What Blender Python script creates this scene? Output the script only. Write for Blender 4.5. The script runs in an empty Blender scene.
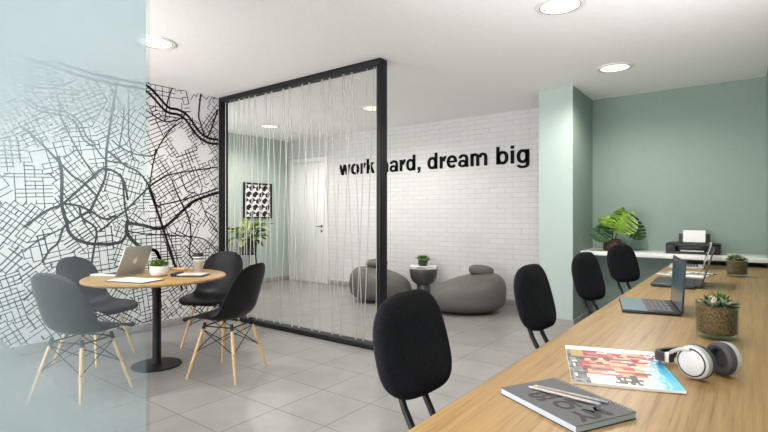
import bpy, bmesh, math, random
from mathutils import Vector, Matrix
D = bpy.data
SC = bpy.context.scene
COL = SC.collection
PI = math.pi
def R(d): return math.radians(d)
def V(*a): return Vector(a)

# ------------------------------------------------------------------ materials
def lin(c):
    return tuple(((v/255.0)/12.92 if v/255.0 <= 0.04045 else ((v/255.0+0.055)/1.055)**2.4) for v in c) + (1.0,)
MATS = {}
def nodes(name):
    m = D.materials.new(name); m.use_nodes = True
    nt = m.node_tree; b = nt.nodes['Principled BSDF']
    return m, nt, b
def mat(name, col, rough=0.5, metal=0.0, var=0.06, scale=30.0, bump=0.0, bscale=None, stretch=None, coat=0.0, spec=0.5):
    """principled with a little procedural colour variation and optional bump"""
    if name in MATS: return MATS[name]
    m, nt, b = nodes(name); L = nt.links
    tc = nt.nodes.new('ShaderNodeTexCoord'); mp = nt.nodes.new('ShaderNodeMapping')
    L.new(tc.outputs['Object'], mp.inputs['Vector'])
    if stretch: mp.inputs['Scale'].default_value = stretch
    n = nt.nodes.new('ShaderNodeTexNoise'); n.inputs['Scale'].default_value = scale; n.inputs['Detail'].default_value = 4
    L.new(mp.outputs['Vector'], n.inputs['Vector'])
    r = nt.nodes.new('ShaderNodeValToRGB')
    c = lin(col)
    r.color_ramp.elements[0].color = tuple(max(0, v*(1-var*2)) for v in c[:3])+(1,)
    r.color_ramp.elements[1].color = tuple(min(1, v*(1+var*2)) for v in c[:3])+(1,)
    r.color_ramp.elements[0].position = 0.3; r.color_ramp.elements[1].position = 0.7
    L.new(n.outputs['Fac'], r.inputs['Fac']); L.new(r.outputs['Color'], b.inputs['Base Color'])
    b.inputs['Roughness'].default_value = rough; b.inputs['Metallic'].default_value = metal
    b.inputs['Specular IOR Level'].default_value = spec
    if coat: b.inputs['Coat Weight'].default_value = coat
    if bump:
        n2 = nt.nodes.new('ShaderNodeTexNoise'); n2.inputs['Scale'].default_value = bscale or scale*4; n2.inputs['Detail'].default_value = 3
        L.new(mp.outputs['Vector'], n2.inputs['Vector'])
        bp = nt.nodes.new('ShaderNodeBump'); bp.inputs['Strength'].default_value = bump; bp.inputs['Distance'].default_value = 0.01
        L.new(n2.outputs['Fac'], bp.inputs['Height']); L.new(bp.outputs['Normal'], b.inputs['Normal'])
    MATS[name] = m
    return m
def wood(name, light, dark, grain, rough=0.45, scale=1.0):
    """grain: mapping scale, small along the fibres"""
    m, nt, b = nodes(name); L = nt.links
    tc = nt.nodes.new('ShaderNodeTexCoord'); mp = nt.nodes.new('ShaderNodeMapping'); mp.inputs['Scale'].default_value = grain
    L.new(tc.outputs['Object'], mp.inputs['Vector'])
    n = nt.nodes.new('ShaderNodeTexNoise'); n.inputs['Scale'].default_value = 3.0*scale; n.inputs['Detail'].default_value = 7; n.inputs['Roughness'].default_value = 0.65; n.inputs['Distortion'].default_value = 0.25
    L.new(mp.outputs['Vector'], n.inputs['Vector'])
    n2 = nt.nodes.new('ShaderNodeTexNoise'); n2.inputs['Scale'].default_value = 16.0*scale; n2.inputs['Detail'].default_value = 4
    L.new(mp.outputs['Vector'], n2.inputs['Vector'])
    mx = nt.nodes.new('ShaderNodeMath'); mx.operation = 'MULTIPLY_ADD'; mx.inputs[1].default_value = 0.35
    L.new(n2.outputs['Fac'], mx.inputs[0]); L.new(n.outputs['Fac'], mx.inputs[2])
    r = nt.nodes.new('ShaderNodeValToRGB'); e = r.color_ramp.elements
    e[0].position = 0.45; e[0].color = lin(dark); e[1].position = 0.88; e[1].color = lin(light)
    k = e.new(0.64); k.color = tuple(0.4*a+0.6*c for a, c in zip(lin(dark), lin(light)))
    L.new(mx.outputs[0], r.inputs['Fac']); L.new(r.outputs['Color'], b.inputs['Base Color'])
    b.inputs['Roughness'].default_value = rough
    bp = nt.nodes.new('ShaderNodeBump'); bp.inputs['Strength'].default_value = 0.08; bp.inputs['Distance'].default_value = 0.004
    L.new(n2.outputs['Fac'], bp.inputs['Height']); L.new(bp.outputs['Normal'], b.inputs['Normal'])
    MATS[name] = m
    return m
def flat(name, col, rough=0.6):
    return mat(name, col, rough, var=0.02)
def print_col(c):
    return mat('ink_%d_%d_%d' % c, c, 0.35, var=0.05, scale=120)
def thin_glass(name, tint=(235, 242, 240), gl=0.12):
    m, nt, b = nodes(name); L = nt.links; nt.nodes.remove(b)
    o = nt.nodes['Material Output']
    t = nt.nodes.new('ShaderNodeBsdfTransparent'); t.inputs['Color'].default_value = lin(tint)
    g = nt.nodes.new('ShaderNodeBsdfGlossy'); g.inputs['Roughness'].default_value = 0.03
    lw = nt.nodes.new('ShaderNodeLayerWeight'); lw.inputs['Blend'].default_value = gl
    mx = nt.nodes.new('ShaderNodeMixShader')
    pw = nt.nodes.new('ShaderNodeMath'); pw.operation = 'POWER'; pw.inputs[1].default_value = 4.0; L.new(lw.outputs['Facing'], pw.inputs[0])
    ml = nt.nodes.new('ShaderNodeMath'); ml.operation = 'MULTIPLY_ADD'; ml.inputs[1].default_value = gl*4; ml.inputs[2].default_value = .02; L.new(pw.outputs[0], ml.inputs[0])
    lw.inputs['Blend'].default_value = .5
    L.new(ml.outputs[0], mx.inputs[0]); L.new(t.outputs[0], mx.inputs[1]); L.new(g.outputs[0], mx.inputs[2])
    L.new(mx.outputs[0], o.inputs['Surface'])
    MATS[name] = m
    return m

def brick_mat():
    m, nt, b = nodes('white_painted_brick'); L = nt.links
    tc = nt.nodes.new('ShaderNodeTexCoord'); sp = nt.nodes.new('ShaderNodeSeparateXYZ'); cb = nt.nodes.new('ShaderNodeCombineXYZ')
    L.new(tc.outputs['Object'], sp.inputs[0]); L.new(sp.outputs['X'], cb.inputs['X']); L.new(sp.outputs['Z'], cb.inputs['Y'])
    wn = nt.nodes.new('ShaderNodeTexNoise'); wn.inputs['Scale'].default_value = 9; wn.inputs['Detail'].default_value = 3
    L.new(cb.outputs[0], wn.inputs['Vector'])
    vm = nt.nodes.new('ShaderNodeVectorMath'); vm.operation = 'MULTIPLY_ADD'; vm.inputs[1].default_value = (0.012, 0.012, 0)
    L.new(wn.outputs['Color'], vm.inputs[0]); L.new(cb.outputs[0], vm.inputs[2])
    br = nt.nodes.new('ShaderNodeTexBrick'); br.inputs['Scale'].default_value = 1.0
    br.inputs['Brick Width'].default_value = 0.235; br.inputs['Row Height'].default_value = 0.072
    br.inputs['Mortar Size'].default_value = 0.0045; br.inputs['Mortar Smooth'].default_value = 0.5
    br.inputs['Color1'].default_value = lin((217, 216, 213)); br.inputs['Color2'].default_value = lin((212, 211, 208)); br.inputs['Mortar'].default_value = lin((196, 194, 191))
    L.new(vm.outputs[0], br.inputs['Vector'])
    # chipped, dirty spots along some joints
    n = nt.nodes.new('ShaderNodeTexNoise'); n.inputs['Scale'].default_value = 7; n.inputs['Detail'].default_value = 6; n.inputs['Roughness'].default_value = 0.75
    L.new(cb.outputs[0], n.inputs['Vector'])
    rr = nt.nodes.new('ShaderNodeValToRGB'); rr.color_ramp.elements[0].position = 0.56; rr.color_ramp.elements[0].color = (0, 0, 0, 1); rr.color_ramp.elements[1].position = 0.72
    L.new(n.outputs['Fac'], rr.inputs['Fac'])
    mu = nt.nodes.new('ShaderNodeMath'); mu.operation = 'MULTIPLY'; L.new(rr.outputs['Color'], mu.inputs[0]); L.new(br.outputs['Fac'], mu.inputs[1])
    mx = nt.nodes.new('ShaderNodeMixRGB'); L.new(mu.outputs[0], mx.inputs['Fac']); L.new(br.outputs['Color'], mx.inputs['Color1']); mx.inputs['Color2'].default_value = lin((110, 107, 103))
    L.new(mx.outputs[0], b.inputs['Base Color']); b.inputs['Roughness'].default_value = 0.75
    inv = nt.nodes.new('ShaderNodeMath'); inv.operation = 'SUBTRACT'; inv.inputs[0].default_value = 1.0; L.new(br.outputs['Fac'], inv.inputs[1])
    ad = nt.nodes.new('ShaderNodeMath'); ad.operation = 'MULTIPLY_ADD'; ad.inputs[1].default_value = 0.5; L.new(n.outputs['Fac'], ad.inputs[0]); L.new(inv.outputs[0], ad.inputs[2])
    bp = nt.nodes.new('ShaderNodeBump'); bp.inputs['Strength'].default_value = 0.12; bp.inputs['Distance'].default_value = 0.01
    L.new(ad.outputs[0], bp.inputs['Height']); L.new(bp.outputs['Normal'], b.inputs['Normal'])
    return m
def floor_mat():
    m, nt, b = nodes('grey_floor_tiles'); L = nt.links
    tc = nt.nodes.new('ShaderNodeTexCoord'); mp = nt.nodes.new('ShaderNodeMapping')
    mp.inputs['Location'].default_value = (2.43+0.43*20, -2.494+0.43*20, 0)
    L.new(tc.outputs['Object'], mp.inputs['Vector'])
    br = nt.nodes.new('ShaderNodeTexBrick'); br.offset = 0.0; br.inputs['Scale'].default_value = 1.0
    br.inputs['Brick Width'].default_value = 0.43; br.inputs['Row Height'].default_value = 0.43
    br.inputs['Mortar Size'].default_value = 0.003; br.inputs['Mortar Smooth'].default_value = 0.3
    br.inputs['Color1'].default_value = lin((158, 155, 151)); br.inputs['Color2'].default_value = lin((150, 147, 143)); br.inputs['Mortar'].default_value = lin((78, 76, 73))
    L.new(mp.outputs['Vector'], br.inputs['Vector'])
    n = nt.nodes.new('ShaderNodeTexNoise'); n.inputs['Scale'].default_value = 3.5; n.inputs['Detail'].default_value = 8; n.inputs['Roughness'].default_value = 0.6
    L.new(tc.outputs['Object'], n.inputs['Vector'])
    rr = nt.nodes.new('ShaderNodeValToRGB'); rr.color_ramp.elements[0].color = (0.80, 0.80, 0.80, 1); rr.color_ramp.elements[0].position = 0.3; rr.color_ramp.elements[1].position = 0.7; rr.color_ramp.elements[1].color = (1.05, 1.05, 1.05, 1)
    L.new(n.outputs['Fac'], rr.inputs['Fac'])
    mx = nt.nodes.new('ShaderNodeMixRGB'); mx.blend_type = 'MULTIPLY'; mx.inputs['Fac'].default_value = 1.0
    L.new(br.outputs['Color'], mx.inputs['Color1']); L.new(rr.outputs['Color'], mx.inputs['Color2'])
    L.new(mx.outputs[0], b.inputs['Base Color'])
    rg = nt.nodes.new('ShaderNodeMath'); rg.operation = 'MULTIPLY_ADD'; rg.inputs[1].default_value = 0.12; rg.inputs[2].default_value = 0.28
    L.new(n.outputs['Fac'], rg.inputs[0]); L.new(rg.outputs[0], b.inputs['Roughness'])
    b.inputs['Specular IOR Level'].default_value = 0.45
    bp = nt.nodes.new('ShaderNodeBump'); bp.inputs['Strength'].default_value = 0.15; bp.inputs['Distance'].default_value = 0.003; bp.invert = True
    L.new(br.outputs['Fac'], bp.inputs['Height']); L.new(bp.outputs['Normal'], b.inputs['Normal'])
    return m
def film_mat():
    """glass pane with a frosted film: dense at head height and above, clear round eye level, dense again towards the floor"""
    m, nt, b = nodes('frosted_film'); L = nt.links; nt.nodes.remove(b); o = nt.nodes['Material Output']
    tc = nt.nodes.new('ShaderNodeTexCoord'); sp = nt.nodes.new('ShaderNodeSeparateXYZ'); L.new(tc.outputs['Object'], sp.inputs[0])
    rz = nt.nodes.new('ShaderNodeValToRGB'); rz.color_ramp.interpolation = 'B_SPLINE'; e = rz.color_ramp.elements
    dv = nt.nodes.new('ShaderNodeMath'); dv.operation = 'DIVIDE'; dv.inputs[1].default_value = 2.71; L.new(sp.outputs['Z'], dv.inputs[0]); L.new(dv.outputs[0], rz.inputs['Fac'])
    pts = FILM
    e[0].position = pts[0][0]/2.71; e[0].color = (pts[0][1],)*3+(1,)
    e[1].position = pts[-1][0]/2.71; e[1].color = (pts[-1][1],)*3+(1,)
    for z, a in pts[1:-1]:
        k = e.new(z/2.71); k.color = (a,)*3+(1,)
    mr = nt.nodes.new('ShaderNodeMapRange'); mr.inputs['From Min'].default_value = -1.75; mr.inputs['From Max'].default_value = -2.9
    mr.inputs['To Min'].default_value = 0.0; mr.inputs['To Max'].default_value = 0.30; L.new(sp.outputs['X'], mr.inputs['Value'])
    # a = 1-(1-az)(1-ax)
    i1 = nt.nodes.new('ShaderNodeMath'); i1.operation = 'SUBTRACT'; i1.inputs[0].default_value = 1; L.new(rz.outputs['Color'], i1.inputs[1])
    i2 = nt.nodes.new('ShaderNodeMath'); i2.operation = 'SUBTRACT'; i2.inputs[0].default_value = 1; L.new(mr.outputs[0], i2.inputs[1])
    mu = nt.nodes.new('ShaderNodeMath'); mu.operation = 'MULTIPLY'; L.new(i1.outputs[0], mu.inputs[0]); L.new(i2.outputs[0], mu.inputs[1])
    t = nt.nodes.new('ShaderNodeBsdfTransparent'); t.inputs['Color'].default_value = lin((246, 250, 250))
    d = nt.nodes.new('ShaderNodeBsdfDiffuse'); d.inputs['Color'].default_value = lin(FILM_COL)
    tr = nt.nodes.new('ShaderNodeBsdfTranslucent'); tr.inputs['Color'].default_value = lin(FILM_COL)
    m1 = nt.nodes.new('ShaderNodeMixShader'); m1.inputs[0].default_value = 0.5; L.new(d.outputs[0], m1.inputs[1]); L.new(tr.outputs[0], m1.inputs[2])
    m2 = nt.nodes.new('ShaderNodeMixShader'); L.new(mu.outputs[0], m2.inputs[0]); L.new(m1.outputs[0], m2.inputs[1]); L.new(t.outputs[0], m2.inputs[2])
    L.new(m2.outputs[0], o.inputs['Surface'])
    return m
FILM = [(0.0, 0.82), (0.40, 0.74), (0.60, 0.44), (0.80, 0.10), (1.0, 0.04), (1.25, 0.03), (1.42, 0.22), (1.62, 0.60), (1.85, 0.90), (2.3, 0.96)]
FILM_COL = (127, 142, 144)

# ------------------------------------------------------------------ mesh helpers
def box(bm, x0, x1, y0, y1, z0, z1, bev=0.0, M=None, mi=0, seg=2):
    t = bmesh.new()
    bmesh.ops.create_cube(t, size=1.0)
    for v in t.verts:
        v.co = Vector(((x0+x1)/2+v.co.x*(x1-x0), (y0+y1)/2+v.co.y*(y1-y0), (z0+z1)/2+v.co.z*(z1-z0)))
    if bev: bmesh.ops.bevel(t, geom=list(t.edges), offset=bev, segments=seg, profile=0.5, affect='EDGES')
    merge(bm, t, M, mi)
def merge(bm, t, M=None, mi=None):
    vs = {}
    for v in t.verts:
        vs[v] = bm.verts.new(M @ v.co if M else v.co)
    for f in t.faces:
        try:
            nf = bm.faces.new([vs[v] for v in f.verts]); nf.smooth = f.smooth
            nf.material_index = f.material_index if mi is None else mi
        except ValueError: pass
    t.free()
def tube(bm, pts, rad, n=10, mi=0, cap=True):
    pts = [Vector(p) for p in pts]
    if not hasattr(rad, '__len__'): rad = [rad]*len(pts)
    rings = []; up = None
    for i, p in enumerate(pts):
        d = (pts[min(i+1, len(pts)-1)]-pts[max(i-1, 0)]).normalized()
        if up is None:
            up = Vector((0, 0, 1)) if abs(d.z) < 0.9 else Vector((1, 0, 0))
        a = d.cross(up).normalized(); b = a.cross(d).normalized(); up = b
        rings.append([bm.verts.new(p+a*(rad[i]*math.cos(2*PI*k/n))+b*(rad[i]*math.sin(2*PI*k/n))) for k in range(n)])
    for i in range(len(rings)-1):
        for k in range(n):
            f = bm.faces.new((rings[i][k], rings[i][(k+1) % n], rings[i+1][(k+1) % n], rings[i+1][k])); f.smooth = True; f.material_index = mi
    if cap:
        for rg in (rings[0][::-1], rings[-1]):
            f = bm.faces.new(rg); f.material_index = mi
def lathe(bm, prof, n=40, mi=0, M=None):
    t = bmesh.new(); rings = []
    for r, z in prof:
        if r < 1e-6: rings.append([t.verts.new((0, 0, z))])
        else: rings.append([t.verts.new((r*math.cos(2*PI*k/n), r*math.sin(2*PI*k/n), z)) for k in range(n)])
    for i in range(len(rings)-1):
        a, b = rings[i], rings[i+1]
        for k in range(n):
            j = (k+1) % n
            if len(a) == 1 and len(b) == 1: continue
            if len(a) == 1: f = t.faces.new((a[0], b[j], b[k]))
            elif len(b) == 1: f = t.faces.new((a[k], a[j], b[0]))
            else: f = t.faces.new((a[k], a[j], b[j], b[k]))
            f.smooth = True
    merge(bm, t, M, mi)
def obj(name, bm, m, parent=None, sharp=35, mods=None):
    me = D.meshes.new(name)
    bmesh.ops.recalc_face_normals(bm, faces=bm.faces)
    bm.to_mesh(me); bm.free()
    for x in (m if isinstance(m, (list, tuple)) else [m]): me.materials.append(x)
    if sharp and not mods:
        me.set_sharp_from_angle(angle=R(sharp))
        for p in me.polygons: p.use_smooth = True
    o = D.objects.new(name, me); COL.objects.link(o)
    if parent: o.parent = parent
    return o
def B(): return bmesh.new()
def tag(o, label, cat, group=None, kind=None):
    o['label'] = label; o['category'] = cat
    if group: o['group'] = group
    if kind: o['kind'] = kind
    return o
def thing(name, label, cat, loc=(0, 0, 0), rz=0.0, group=None):
    o = D.objects.new(name, None); o.empty_display_size = 0.1; COL.objects.link(o)
    o.location = loc; o.rotation_euler = (0, 0, rz)
    return tag(o, label, cat, group)
def structure(name, bm, m, label, parent=None, cat='wall'):
    o = obj(name, bm, m, parent)
    if parent is None:
        o['kind'] = 'structure'; o['label'] = label; o['category'] = cat
    return o
def dup(root, loc, rz, label):
    r = root.copy(); COL.objects.link(r); r.location = loc; r.rotation_euler = (0, 0, rz); r['label'] = label
    for ch in list(root.children):
        c = ch.copy(); COL.objects.link(c); c.parent = r
        for g in list(ch.children):
            e = g.copy(); COL.objects.link(e); e.parent = c
    return r
def boxobj(name, dims, m, parent=None, bev=0.0):
    bm = B(); box(bm, *dims, bev=bev); return obj(name, bm, m, parent)

# ------------------------------------------------------------------ materials list
M_ceil = mat('white_ceiling_paint', (243, 241, 238), 0.9, var=0.01)
M_white = mat('white_wall_paint', (236, 235, 232), 0.8, var=0.01)
M_brick = brick_mat(); M_floor = floor_mat()
M_sage = mat('pale_sage_paint', (180, 194, 186), 0.75, var=0.01)
M_niche = mat('deep_sage_paint_and_shade', (138, 155, 144), 0.75, var=0.01)  # niche wall colour, also used for the shade on the pier's side
M_base = mat('grey_tile_baseboard', (160, 157, 152), 0.5, var=0.06, scale=6)
M_map = mat('mural_black_ink', (14, 14, 16), 0.7, var=0.02)
M_black = mat('black_painted_metal', (22, 23, 27), 0.5, var=0.03, spec=.3)
M_shell = mat('black_shell_plastic', (13, 14, 16), 0.42, var=0.03, spec=.28)
M_cord = mat('off_white_cord', (192, 188, 180), 0.7, var=0.06, scale=200)
M_beech = wood('pale_beech', (222, 190, 145), (196, 158, 110), (14, 14, 1.5), 0.5)
M_oak = wood('light_oak', (166, 135, 86), (116, 86, 46), (20.0, 0.5, 9.0), 0.42)
M_oak2 = wood('golden_oak', (176, 139, 84), (130, 96, 50), (0.8, 9.0, 9.0), 0.42)
M_fabric = mat('black_woven_fabric', (26, 27, 30), 0.95, var=0.32, scale=90, bump=0.6, bscale=500, stretch=(1, 1, 4), spec=0.15)
M_bean = mat('grey_ribbed_fabric', (94, 91, 86), 0.5, var=0.05, scale=20, bump=0.22, bscale=45, stretch=(1, 1, 9), spec=0.45)
M_silver = mat('brushed_aluminium', (188, 184, 178), 0.42, metal=0.6, var=0.02)
M_alu = mat('pale_aluminium', (205, 203, 199), 0.4, metal=0.3, var=0.02)
M_key = mat('black_keys', (26, 26, 28), 0.5)
M_logo = mat('white_logo', (245, 245, 242), 0.4)
M_ceramic = mat('white_ceramic', (238, 236, 232), 0.25, var=0.01)
M_leaf = mat('fresh_green_leaf', (92, 128, 52), 0.5, var=0.2, scale=25)
M_leaf2 = mat('pale_green_leaf', (172, 190, 108), 0.5, var=0.12, scale=25)
M_dleaf = mat('dark_green_leaf', (46, 82, 34), 0.45, var=0.2, scale=25)
M_tip = mat('cream_leaf_tip', (214, 206, 184), 0.5, var=0.08)
M_soil = mat('brown_coir_soil', (134, 100, 66), 0.95, var=0.36, scale=130, bump=1.0, bscale=120)
M_wicker = mat('dark_brown_bark_pot', (74, 50, 34), 0.9, var=0.4, scale=40, bump=0.8, bscale=120)
M_glass = thin_glass('clear_glass')
M_paper = mat('white_paper', (240, 239, 236), 0.7, var=0.01)
M_white_gloss = mat('white_lacquer', (236, 236, 233), 0.3, var=0.01)

# ------------------------------------------------------------------ room shell
H = 2.71
XL, XN, XR, YB, YF = -5.2, -7.2, 0.17, 6.42, -2.6
bm = B(); box(bm, XN-.1, XR+.1, YF-.1, YB+.1, -0.1, 0); structure('floor', bm, M_floor, 'light grey square floor tiles with thin dark joints', cat='floor')
bm = B(); box(bm, XN-.1, XR+.1, YF-.1, YB+.1, H, H+.1); structure('ceiling', bm, M_ceil, 'plain off-white ceiling', cat='ceiling')
bm = B(); box(bm, XL-.1, XL, YF, 3.5, 0, H); structure('wall_left', bm, M_white, 'white wall carrying the street map mural')
bm = B(); box(bm, XN, -7.05, 3.4, 3.5, 0, H); box(bm, -5.45, XL-.1, 3.4, 3.5, 0, H); box(bm, -7.05, -5.45, 3.4, 3.5, 0, .6); box(bm, -7.05, -5.45, 3.4, 3.5, 2.5, H); structure('wall_front_left', bm, M_sage, 'short sage wall closing the lounge nook behind the mural wall')
bm = B(); box(bm, XN-.1, XN, 3.4, YB, 0, H); structure('wall_far_left', bm, M_sage, 'pale sage green wall at the far left of the lounge, behind the cords')
bm = B(); box(bm, XN-.1, -1.93, YB, YB+.1, 0, H); structure('wall_back', bm, M_brick, 'white painted brick wall with black lettering')
bm = B(); box(bm, -1.93, XR+.1, YB, YB+.1, 0, H); structure('wall_back_right', bm, M_niche, 'deeper sage green wall above the white shelf')
bm = B(); box(bm, -1.93, -1.55, 5.56, YB, 0, H); p = structure('wall_back_middle', bm, M_sage, 'pale sage green wall pier between brick wall and desk niche')
boxobj('pier_shaded_side', (-1.55, -1.545, 5.561, YB, 0, H), M_niche, p)  # shade on the pier's side, put into a darker sage slab
bm = B(); box(bm, XR, XR+.1, YF, 0, 0, H); box(bm, XR, XR+.1, 4.2, YB, 0, H); box(bm, XR, XR+.1, 0, 4.2, 0, 1.2); box(bm, XR, XR+.1, 0, 4.2, 2.5, H); structure('wall_right', bm, M_niche, 'sage green wall along the right edge of the long desk')
# front wall with the daylight window (behind the viewer)
WX0, WX1, WZ0, WZ1 = -4.9, -0.4, 0.35, 2.45
bm = B(); box(bm, XL, WX0, YF-.1, YF, 0, H); box(bm, WX1, XR, YF-.1, YF, 0, H); box(bm, WX0, WX1, YF-.1, YF, 0, WZ0); box(bm, WX0, WX1, YF-.1, YF, WZ1, H)
structure('wall_front', bm, M_white, 'white wall with the wide window opposite the lounge')
bm = B()
for a, b_ in ((WX0, WX0+.06), (WX1-.06, WX1), (-3.43, -3.37), (-1.93, -1.87)): box(bm, a, b_, YF-.08, YF-.02, WZ0, WZ1)
for a, b_ in ((WZ0, WZ0+.06), (WZ1-.06, WZ1)): box(bm, WX0, WX1, YF-.08, YF-.02, a, b_)
w = structure('window_1', bm, M_black, 'wide black framed window opposite the lounge', cat='window')
boxobj('pane', (WX0+.03, WX1-.03, YF-.055, YF-.045, WZ0+.03, WZ1-.03), M_glass, w)
bm = B()
for a, b_ in ((-7.05, -7.0), (-5.5, -5.45), (-6.28, -6.22)): box(bm, a, b_, 3.42, 3.48, .6, 2.5)
for a, b_ in ((.6, .65), (2.45, 2.5)): box(bm, -7.0, -5.5, 3.42, 3.48, a, b_)
w = structure('added_lounge_window', bm, M_black, 'black framed window added out of view to light the lounge nook', cat='window')  # unseen window, added to brighten the lounge and its ceiling
boxobj('pane', (-7.02, -5.48, 3.445, 3.455, .63, 2.47), M_glass, w)
bm = B()
for a, b_ in ((0, .05), (1.38, 1.43), (2.77, 2.82), (4.15, 4.2)): box(bm, XR+.03, XR+.08, a, b_, 1.2, 2.5)
for a, b_ in ((1.2, 1.25), (2.45, 2.5)): box(bm, XR+.03, XR+.08, .05, 4.15, a, b_)
w = structure('added_desk_window', bm, M_black, 'long black framed window added out of view above the desk for light', cat='window')  # unseen window, added to go with the uplight over the desk
boxobj('pane', (XR+.05, XR+.06, .02, 4.18, 1.23, 2.47), M_glass, w)
# baseboards
def bb(name, d, label):
    bm = B(); box(bm, *d, bev=.002); structure(name, bm, M_base, label, cat='baseboard')
bb('baseboard_left', (XL, XL+.012, YF, 3.5, 0, .085), 'grey baseboard under the street map mural')
bb('baseboard_far_left', (XN, XN+.012, 3.5, YB, 0, .085), 'grey baseboard along the far left sage wall')
bb('baseboard_back_left', (XN, -7.14, YB-.012, YB, 0, .085), 'short grey baseboard between corner and white door')
bb('baseboard_back', (-6.11, -1.93, YB-.012, YB, 0, .085), 'grey baseboard along the white brick wall')
bm = B(); box(bm, -1.93, -1.533, 5.548, 5.56, 0, .085); box(bm, -1.545, -1.533, 5.56, YB, 0, .085); structure('baseboard_middle', bm, M_base, 'grey baseboard round the sage pier', cat='baseboard')
bb('baseboard_back_right', (-1.533, XR, YB-.012, YB, 0, .085), 'grey baseboard under the white shelf')
# door
DX0, DX1, DZ = -7.13, -6.12, 2.34
bm = B(); box(bm, DX0, DX0+.08, YB-.03, YB, 0, DZ, bev=.004); box(bm, DX1-.08, DX1, YB-.03, YB, 0, DZ, bev=.004); box(bm, DX0+.08, DX1-.08, YB-.03, YB, DZ-.08, DZ, bev=.004)
d = structure('door_1', bm, M_white_gloss, 'plain white door with white frame in the brick wall', cat='door')
boxobj('door_leaf', (DX0+.085, DX1-.085, YB-.018, YB, .006, DZ-.09), mat('white_door_paint', (234, 233, 230), 0.45, var=.01), d, bev=.003)
bm = B(); lathe(bm, [(0, 0), (.024, 0), (.024, .01), (0, .01)], 20, M=Matrix.Translation((-6.27, YB-.018, 1.06)) @ Matrix.Rotation(PI/2, 4, 'X'))
tube(bm, [(-6.27, YB-.02, 1.06), (-6.27, YB-.06, 1.06), (-6.29, YB-.065, 1.06), (-6.39, YB-.065, 1.06)], .009, 8)
lathe(bm, [(0, 0), (.022, 0), (.022, .01), (0, .01)], 20, M=Matrix.Translation((-6.27, YB-.018, .97)) @ Matrix.Rotation(PI/2, 4, 'X'))
obj('door_handle', bm, mat('dark_steel', (95, 95, 95), 0.35, metal=0.7), d)

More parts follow.
